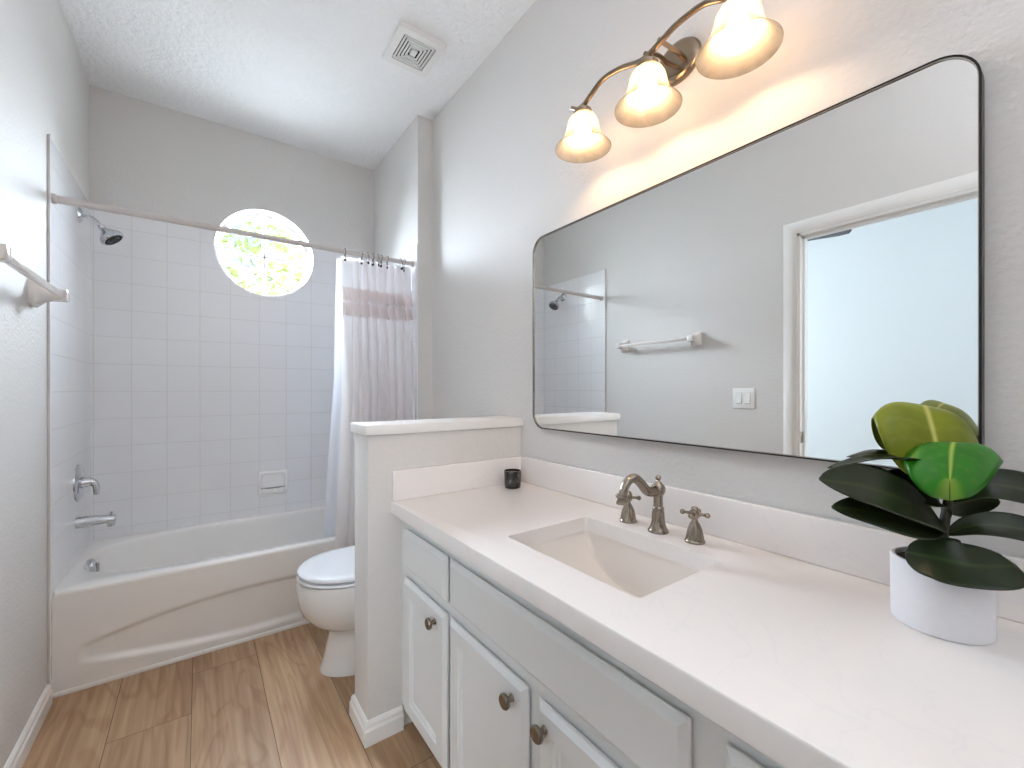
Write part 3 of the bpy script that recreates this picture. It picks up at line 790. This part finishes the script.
part('side_splash', BX(XC + .004, W - .021, YV1 - .020, YV1, ZCT, .896, bev=.0045, seg=3), M['counter'], ct)

# undermount sink: flat front and back, floor curved along its length
sk = thing('sink', 'white rectangular undermount sink with a curved bottom', 'sink', ((SX0 + SX1) / 2, (SY0 + SY1) / 2, .60))
bm = bmesh.new()
def prof_pts(ins):
    out = []; n = 28
    for k in range(n + 1):
        t = -1 + 2 * k / n
        out.append(((SY0 + SY1) / 2 + ((SY1 - SY0) / 2 + .004 - ins) * t, .752 - (.132 - ins) * max(0, 1 - abs(t) ** 2.6) ** .62))
    return out
P_in = prof_pts(0); P_out = [(a, b - .012) for a, b in P_in]
xa, xb = SX0 - .004, SX1 + .004
cols = []
for x in (xa, xa + .006, xa + .018, xb - .018, xb - .006, xb):
    k = {xa: 0, xb: 0}.get(x, 1 if x in (xa + .006, xb - .006) else 2)
    lift = (0.020, .006, 0)[k]
    cols.append([bm.verts.new((x, a, min(.752, b + lift * min(1, (.752 - b) / .03)))) for a, b in P_in])
for A, B in zip(cols, cols[1:]):
    for i in range(len(A) - 1): bm.faces.new((A[i], A[i + 1], B[i + 1], B[i]))
for c in (cols[0], cols[-1]): # flat side walls up to the rim
    x = c[0].co.x; top = [bm.verts.new((x, v.co.y, .752)) for v in c]
    for i in range(len(c) - 1):
        if abs(c[i].co.z - .752) < 1e-6 and abs(c[i + 1].co.z - .752) < 1e-6: continue
        bm.faces.new((c[i], c[i + 1], top[i + 1], top[i]))
bmesh.ops.remove_doubles(bm, verts=bm.verts, dist=1e-6)
basin_o = part('basin', bm, M['sink'], sk)
bm = lathe(bmesh.new(), [(0, .002), (.012, .002), (.017, .0005), (.022, .003), (.022, -.002), (0, -.002)], ((SX0 + SX1) / 2 + .03, (SY0 + SY1) / 2, .6215))
part('drain', bm, M['nickel'], sk, label='brushed nickel drain')

# faucet
fa = thing('faucet', 'brushed nickel widespread faucet with arched spout and two cross handles', 'faucet', (1.452, .70, ZCT))
FXc, FYc = 1.452, .70
flt = lambda lo, hi, dp: (lambda h: dp if lo < h < hi else 0)
bm = lathe(bmesh.new(), [(0, 0), (.027, 0), (.027, .004), (.024, .008), (.0205, .015), (.0185, .022), (.0175, .030), (.0160, .050), (.0145, .058), (.0155, .060), (.0150, .064), (.0125, .067), (.0120, .085), (.0125, .097), (.0155, .101), (.0185, .108), (.0190, .116), (.0165, .123), (.010, .130), (.0055, .134), (.004, .137), (.0075, .141), (.0075, .146), (.004, .150), (0, .151)], (FXc, FYc, ZCT), seg=48, flute=flt(.018, .056, .10))
part('spout_body', bm, M['nickel'], fa)
pth = smooth_path([(FXc - .004, FYc, .905), (FXc - .030, FYc, .903), (FXc - .050, FYc, .909), (FXc - .075, FYc, .932), (FXc - .100, FYc, .9475), (FXc - .125, FYc, .942), (FXc - .141, FYc, .922), (FXc - .146, FYc, .904)])
bm = tube(bmesh.new(), pth, lambda t: .0135 - .0035 * t if t < .8 else .0107, seg=20)
lathe(bm, [(0, 0), (.0135, 0), (.0140, .006), (.0115, .009), (.0115, .013), (.0135, .015), (.013, .022), (.0095, .022), (.0095, .016), (0, .016)], (FXc - .1455, FYc, .909), (-.16, 0, -1), seg=28)
part('spout', bm, M['nickel'], fa)
for yh, rot in ((.805, .5), (.599, .25)):
    o3 = (1.459, yh, ZCT)
    bm = lathe(bmesh.new(), [(0, 0), (.0245, 0), (.0245, .004), (.022, .007), (.0215, .011), (.0200, .020), (.0170, .033), (.0125, .044), (.0085, .050), (.0065, .056), (.0065, .062), (0, .062)], o3, seg=48, flute=flt(.012, .046, .13))
    hb = part('handle_base', bm, M['nickel'], fa)
    zc = ZCT + .070
    bm = lathe(bmesh.new(), [(0, -.012), (.008, -.012), (.0115, -.007), (.0115, .006), (.009, .010), (.0095, .013), (.006, .017), (0, .018)], (o3[0], o3[1], zc), seg=28)
    for k in range(4):
        a = rot + k * pi / 2; dd = Vector((cos(a), sin(a), 0)); c = Vector((o3[0], o3[1], zc))
        lathe(bm, [(.005, .008), (.0042, .014), (.0032, .022), (.0045, .0245), (.0032, .026), (0, .026)], c, dd, seg=14)
        ball(bm, c + dd * .0300, .0066)
    part('cross_handle', bm, M['nickel'], hb)

# candle
cd = thing('candle', 'small black glass candle in the corner of the counter', 'candle', (1.440, 1.345, ZCT))
part('candle_glass', lathe(bmesh.new(), [(0, 0), (.0275, 0), (.0300, .002), (.0318, .012), (.0332, .064), (.0329, .067), (.0305, .067), (.0300, .058), (0, .058)], (1.440, 1.345, ZCT), seg=40), M['candle'], cd)
part('wax', lathe(bmesh.new(), [(0, .050), (.0292, .050), (.0296, .0600), (0, .0605)], (1.440, 1.345, ZCT), seg=32), M['wax'], cd)
part('wick', tube(bmesh.new(), [(1.440, 1.345, ZCT + .060), (1.4405, 1.345, ZCT + .066), (1.4415, 1.345, ZCT + .069)], .0008, seg=6), M['dark'], cd)
bm = bmesh.new(); dirc = Vector((.4581 - 1.440, 0 - 1.345, 0)).normalized(); sd_ = Vector((-dirc.y, dirc.x, 0))
for r_, w_ in ((.0160, .0013), (.0115, .0006)):
    A, B = [], []
    for k in range(40):
        a = 2 * pi * k / 40
        for lst, rr in ((A, r_ - w_), (B, r_)):
            s_, z_ = rr * cos(a), rr * sin(a) + .026
            R_ = .0318 + .0014 * max(0, min(1, (z_ - .012) / .052)) + .0007
            lst.append(bm.verts.new(Vector((1.440, 1.345, ZCT + z_)) + dirc * math.sqrt(max(R_ * R_ - s_ * s_, 0)) + sd_ * s_))
    for k in range(40): bm.faces.new((A[k], A[(k + 1) % 40], B[(k + 1) % 40], B[k]))
part('ring_mark', bm, M['mark'], cd, label='grey round mark on the glass')

# ================================================================== mirror
MX = W - .025; MY0, MY1, MZ0, MZ1 = .1195, 1.3280, 1.0209, 1.7650
mr = thing('wall_mirror', 'large rounded rectangular mirror in a thin black frame', 'mirror', (W, .7237, MZ0))
A = rrect(MY0, MY1, MZ0, MZ1, .060, 10); B = rrect(MY0 + .0034, MY1 - .0034, MZ0 + .0034, MZ1 - .0034, .0566, 10)
part('mirror_frame', holed(bmesh.new(), A, B, 0, MX - .004, W - .0005), M['black'], mr)
C_ = rrect(MY0 + .0048, MY1 - .0048, MZ0 + .0048, MZ1 - .0048, .0552, 10)
part('inner_edge', holed(bmesh.new(), B, C_, 0, MX - .0035, MX + .003), M['frame_edge'], mr, label='thin silvery inner lip')
bm = bmesh.new(); bm.faces.new([bm.verts.new((MX, a, b)) for a, b in B])
bmesh.ops.recalc_face_normals(bm, faces=bm.faces)
part('mirror_glass', bm, M['mirror'], mr, smooth=False)

# ================================================================== vanity light
YL = .704; XB = 1.412
vl = thing('vanity_light', 'three-bulb wall light with frosted bell shades on a wavy nickel bar', 'wall light', (W, YL, 2.09))
bm = bmesh.new(); R_ = []
for s, dx in ((1, 0), (1, .006), (.93, .014), (.80, .019), (.55, .022), (.2, .0235)):
    R_.append([(W - dx, YL + .068 * s * cos(2 * pi * k / 40), 2.095 + .058 * s * sin(2 * pi * k / 40)) for k in range(40)])
part('wall_plate', loft(bm, R_), M['bronze'], vl)
bm = tube(bmesh.new(), smooth_path([(W - .018, YL + .028, 2.105), (W - .07, YL + .02, 2.098), (XB + .006, YL + .012, 2.066)]), .006)
tube(bm, smooth_path([(W - .018, YL - .028, 2.085), (W - .06, YL - .030, 2.082), (XB + .006, YL - .030, 2.076)]), .006)
part('arm', bm, M['bronze'], vl)
ys = [.987, .962, .940, .905, .858, .795, .735, .704, .665, .615, .550, .500, .470, .440, .421]
zs = [2.062, 2.045, 2.044, 2.061, 2.079, 2.072, 2.052, 2.051, 2.062, 2.075, 2.074, 2.052, 2.046, 2.048, 2.062]
bm = bmesh.new(); pth = smooth_path([(XB, a, b) for a, b in zip(ys, zs)], 5)
tube(bm, pth, .0074, seg=12)
part('wavy_bar', bm, M['bronze'], vl)
for yy in (.940, .704, .470):
    zt = 2.047
    bm = lathe(bmesh.new(), [(0, 0), (.010, 0), (.012, -.006), (.022, -.012), (.027, -.018), (.027, -.036), (.024, -.036), (.024, -.020), (0, -.018)], (XB, yy, zt))
    so_ = part('shade_fitter', bm, M['bronze'], vl)
    out = [(.026, 2.022), (.029, 2.016), (.038, 2.008), (.045, 1.995), (.049, 1.978), (.053, 1.960), (.060, 1.943), (.070, 1.929), (.080, 1.920), (.0855, 1.914)]
    inn = [(r - .003, z - .001) for r, z in out[::-1]]
    prof = out + [(.0850, 1.9125), (.0835, 1.9130)] + inn[1:]
    bm = lathe(bmesh.new(), [(r, z) for r, z in prof], (XB, yy, 0), seg=48, caps=False)
    part('glass_shade', bm, M['shade'], vl, label='frosted white glass bell shade')
    bm = bmesh.new()
    lathe(bm, [(0, 2.020), (.012, 2.020), (.0125, 1.998), (.015, 1.990), (.0225, 1.975), (.0255, 1.960), (.0225, 1.944), (.013, 1.936), (0, 1.934)], (XB, yy, 0), seg=28)
    part('bulb', bm, M['bulb'], vl, label='glowing warm light bulb')

# ================================================================== left wall fittings
tb = thing('towel_bar', 'white ceramic towel bar on the left wall', 'towel bar', (0, 1.82, 1.495))
XBAR, ZBAR = .072, 1.497
for yp in (2.118, 1.540):
    secs = []
    for x, hy, hz, dz, r in ((.0, .034, .045, 0, .010), (.010, .034, .045, 0, .010), (.016, .030, .041, 0, .010), (.030, .019, .030, .0, .008), (.048, .0165, .022, .0, .007), (.068, .0175, .0195, 0, .006), (.088, .0185, .020, 0, .006), (.090, .016, .0175, 0, .005)):
        secs.append([(x, a, b) for a, b in rrect(yp - hy, yp + hy, ZBAR + dz - hz, ZBAR + dz + hz, r, 4)])
    part('bracket', loft(bmesh.new(), secs), M['ceramic'], tb)
bm = BX(XBAR - .0095, XBAR + .0095, 1.552, 2.112, ZBAR - .0095, ZBAR + .0095, bev=.002)
bmesh.ops.rotate(bm, verts=bm.verts, cent=(XBAR, 1.82, ZBAR), matrix=Matrix.Rotation(radians(20), 3, 'Y'))
part('bar', bm, M['ceramic'], tb)

sw = thing('light_switch', 'white double rocker light switch beside the doorway in the mirror', 'light switch', (0, 1.247, 1.121))
part('switch_plate', BX(0, .006, 1.247 - .063, 1.247 + .063, 1.121 - .060, 1.121 + .060, bev=.003), M['switch'], sw)
for dy in (-.024, .024):
    bm = BX(.0055, .0075, 1.247 + dy - .0175, 1.247 + dy + .0175, 1.121 - .034, 1.121 + .034, bev=.0006)
    fr = part('rocker_frame', bm, M['grout'], sw)
    bm = bmesh.new(); y0, y1 = 1.247 + dy - .0150, 1.247 + dy + .0150
    a = [bm.verts.new(q) for q in ((.007, y0, 1.090), (.007, y1, 1.090), (.0125, y1, 1.092), (.0125, y0, 1.092), (.0085, y0, 1.150), (.0085, y1, 1.150), (.007, y0, 1.152), (.007, y1, 1.152))]
    for f in ((0, 1, 2, 3), (3, 2, 5, 4), (4, 5, 7, 6), (0, 3, 4, 6), (1, 7, 5, 2), (0, 6, 7, 1)): bm.faces.new([a[i] for i in f])
    part('rocker', bm, M['switch'], fr, smooth=False)

# ceiling exhaust fan grille
vx0, vx1, vy0, vy1 = 1.146, 1.366, 1.750, 1.982
ev = thing('exhaust_vent', 'square white exhaust fan grille of nested squares on the ceiling', 'exhaust vent', ((vx0 + vx1) / 2, (vy0 + vy1) / 2, H))
bm = bmesh.new()
so2 = rrect(vx0, vx1, vy0, vy1, .004, 2); si2 = rrect(vx0 + .034, vx1 - .034, vy0 + .034, vy1 - .034, .003, 2)
holed(bm, so2, si2, 2, H - .022, H - .001)
part('vent_frame', bm, M['trim'], ev, smooth=False)
part('vent_shade_plate', BX(vx0 + .030, vx1 - .030, vy0 + .030, vy1 - .030, H - .004, H - .001), M['vent_shade_black'], ev, smooth=False)  # sheet painted dark as the shade between the louvers
k = 0
for ins in (.044, .0575, .071, .0845):
    bm = holed(bmesh.new(), rrect(vx0 + ins - .0035, vx1 - ins + .0035, vy0 + ins - .0035, vy1 - ins + .0035, .002, 2), rrect(vx0 + ins + .0035, vx1 - ins - .0035, vy0 + ins + .0035, vy1 - ins - .0035, .0015, 2), 2, H - .021, H - .015)
    part('louver_ring', bm, M['trim'], ev, smooth=False)
bm = BX(vx0 + .097, vx1 - .097, vy0 + .097, vy1 - .097, H - .0215, H - .006, bev=.002)
part('center_cap', bm, M['trim'], ev)

# ================================================================== potted plant
PX, PY, PR = 1.427, .154, .0605
pp = thing('potted_plant', 'broad-leaved green plant in a round white pot on the counter', 'potted plant', (PX, PY, ZCT))
bm = lathe(bmesh.new(), [(0, 0), (PR - .003, 0), (PR, .003), (PR + .0005, .05), (PR + .001, .102), (PR - .001, .105), (PR - .005, .105), (PR - .006, .09), (0, .09)], (PX, PY, ZCT), seg=56)
part('pot', bm, M['pot'], pp)
bm = lathe(bmesh.new(), [(0, .088), (PR - .0065, .088), (PR - .0065, .098), (PR - .02, .100), (0, .101)], (PX, PY, ZCT), seg=40)
part('soil', bm, M['soil'], pp)
bm = tube(bmesh.new(), smooth_path([(1.420, .157, .885), (1.421, .152, .925), (1.425, .149, .960), (1.438, .145, 1.010), (1.432, .143, 1.050), (1.424, .142, 1.086)]), lambda t: .0085 - .005 * t, seg=12)
part('stem', bm, M['stem'], pp)
def leaf(name, mid, w, m, side=None, cup=.15, tipk=1.5, basek=.7, wave=0, pet=0, nu=28, nv=14, ortho=True, droop=0):
    """leaf blade along a smoothed midrib; w half width; `side` the blade's cross direction"""
    path = smooth_path(mid, 10); n = len(path)
    bm = bmesh.new(); lay = bm.verts.layers.float.new('vein')
    G = []; Lp = 0; ds = [0]
    for a, b in zip(path, path[1:]): Lp += (b - a).length; ds.append(Lp)
    for i, p_ in enumerate(path):
        t = ds[i] / Lp
        tan = (path[min(i + 1, n - 1)] - path[max(i - 1, 0)]).normalized()
        sdv = Vector(side if side else (0, 0, 1).__class__((tan.y, -tan.x, 0)))
        sdv = (sdv - tan * sdv.dot(tan)).normalized() if ortho else sdv.normalized(); nor = tan.cross(sdv).normalized()
        if nor.z < 0: nor = -nor
        tt = max(0, (t - pet) / (1 - pet))
        ww = w * (max(0, tt) ** basek * max(0, 1 - tt) ** (1 / tipk)) / (((basek / (basek + 1 / tipk)) ** basek) * ((1 / tipk / (basek + 1 / tipk)) ** (1 / tipk)))
        ww = max(ww, .0012)
        row = []
        for k in range(nv + 1):
            q = -1 + 2 * k / nv
            c = p_ + sdv * ww * q + nor * (cup * ww * q * q + wave * w * sin(t * 9 + q * 2) * abs(q))
            c.z -= droop * w * abs(q) ** 4; vv = bm.verts.new(c); mv = max(0, 1 - abs(q) * ww / .0022)
            sv = max(0, 1 - abs(((t * 6 - abs(q) * .9) % 1) - .5) * 9) * .10 * (abs(q) < .95)
            vv[lay] = max(mv * .9, sv); row.append(vv)
        G.append(row)
    for i in range(n - 1):
        for k in range(nv): bm.faces.new((G[i][k], G[i][k + 1], G[i + 1][k + 1], G[i + 1][k]))
    o = part('leaf', bm, m, pp, recalc=False)
    sm = o.modifiers.new('thickness', 'SOLIDIFY'); sm.thickness = .0012
    return o
LF = M['leaf_dark']
leaf('t1', [(1.412, .153, 1.060), (1.422, .164, 1.113), (1.447, .177, 1.145), (1.484, .189, 1.120), (1.505, .195, 1.085)], .088, M['leaf_yellow'], side=(-.797, .575, .184), cup=.0, tipk=6, basek=.22, nv=24, ortho=False, droop=.42)['label'] = 'yellow-green upper leaf'
leaf('t2', [(1.458, .149, 1.062), (1.437, .141, 1.087), (1.399, .138, 1.074), (1.361, .134, 1.036)], .080, M['leaf_green'], side=(.808, -.588, -.02), cup=.0, tipk=2.3, basek=.12, nv=24, ortho=False, droop=.36)['label'] = 'bright green front leaf'
leaf('l3', [(1.443, .136, 1.011), (1.387, .165, 1.053), (1.316, .204, 1.065), (1.239, .248, 1.052)], .016, LF, cup=.3)
leaf('l3b', [(1.436, .145, 1.021), (1.440, .180, 1.058), (1.395, .225, 1.070), (1.370, .262, 1.056)], .034, LF, cup=-.2)
leaf('l4', [(1.426, .149, .950), (1.347, .169, .994), (1.266, .204, 1.026), (1.194, .244, 1.041)], .040, LF, side=(.25, .50, .80), cup=.2)
leaf('l4b', [(1.437, .146, .960), (1.427, .160, .998), (1.394, .190, 1.014), (1.352, .215, 1.022)], .030, LF, side=(.3, .5, .8), cup=.2)
leaf('l5', [(1.426, .149, .947), (1.321, .176, .974), (1.257, .204, .993), (1.208, .233, 1.000)], .028, LF, side=(.2, .5, .8), cup=.15)
leaf('l5b', [(1.423, .151, .945), (1.400, .180, .950), (1.375, .205, .964), (1.345, .226, .985)], .018, LF, side=(.4, .4, .7))
leaf('l6', [(1.442, .146, .990), (1.458, .119, 1.016), (1.474, .089, 1.022), (1.500, .045, 1.006), (1.510, .000, .965)], .028, LF, side=(.45, .3, .8), cup=.2)
leaf('l7', [(1.430, .150, .978), (1.462, .140, .985), (1.492, .122, .990), (1.512, .098, .990)], .024, LF, side=(.3, .2, .9))
leaf('l8', [(1.426, .149, .939), (1.436, .117, .960), (1.451, .082, .964), (1.475, .040, .950), (1.490, .005, .925)], .022, LF, side=(.5, .3, .7), cup=.2)
leaf('l9', [(1.368, 0.185, 0.914), (1.365, 0.15, 0.916), (1.371, 0.109, 0.916), (1.412, 0.072, 0.918)], .042, LF, side=(-.5, -.7, -.45), cup=.06, tipk=2.6, basek=.45)

# ================================================================== garden outside the round window
def tree(name, label, cat, x, y, h, r, m, n, seed):
    rnd = random.Random(seed)
    root = thing(name, label, cat, (x, y, -.1))
    bm = tube(bmesh.new(), smooth_path([(x, y, -.1), (x + .1, y, h * .3), (x - .05, y + .1, h * .7)]), lambda t: .12 - .07 * t)
    for k in range(5):
        a = rnd.random() * 6.28; tube(bm, [(x, y, h * .45), (x + cos(a) * r * .4, y + sin(a) * r * .4, h * .62), (x + cos(a) * r * .7, y + sin(a) * r * .7, h * .78)], lambda t: .045 - .03 * t, seg=8)
    part('trunk', bm, M['bark'], root)
    bm = bmesh.new()
    cl = [(x + rnd.uniform(-1, 1) * r * .75, y + rnd.uniform(-1, 1) * r * .75, h * .62 + rnd.uniform(-1, 1) * h * .34, rnd.uniform(.3, .55) * r) for _ in range(26)]
    for _ in range(n):
        c = rnd.choice(cl); dv = Vector((rnd.gauss(0, 1), rnd.gauss(0, 1), rnd.gauss(0, 1))).normalized() * c[3] * rnd.uniform(.6, 1.05)
        p_ = Vector(c[:3]) + dv; u, v, w = basis(dv + Vector((rnd.uniform(-1, 1), rnd.uniform(-1, 1), rnd.uniform(-1, 1))) * c[3] * .6)
        a = rnd.random() * 6.28; u, v = u * cos(a) + v * sin(a), v * cos(a) - u * sin(a); L_ = rnd.uniform(.07, .13)
        bm.faces.new([bm.verts.new(q) for q in (p_ - u * L_, p_ - v * L_ * .45, p_ + u * L_, p_ + v * L_ * .45)])
    part('foliage', bm, m, root, smooth=False, recalc=False)
tree('tree', 'leafy tree outside the round window, left half of the view', 'tree', .4, 8.2, 6.2, 2.0, M['leaf_out'], 9000, 3)
tree('tree', 'leafy tree outside the round window, right half of the view', 'tree', 5.6, 10.2, 7.4, 2.2, M['leaf_out'], 9000, 5)
tree('shrub', 'yellowish shrub outside at the foot of the round window view', 'shrub', 2.35, 5.9, 3.4, .95, M['leaf_out2'], 3600, 9)
struct(fin('ground_garden', BX(-6, 12, YB + .16, 16, -.3, -.1), M['grass'], smooth=False), 'garden lawn outside the window', 'lawn')
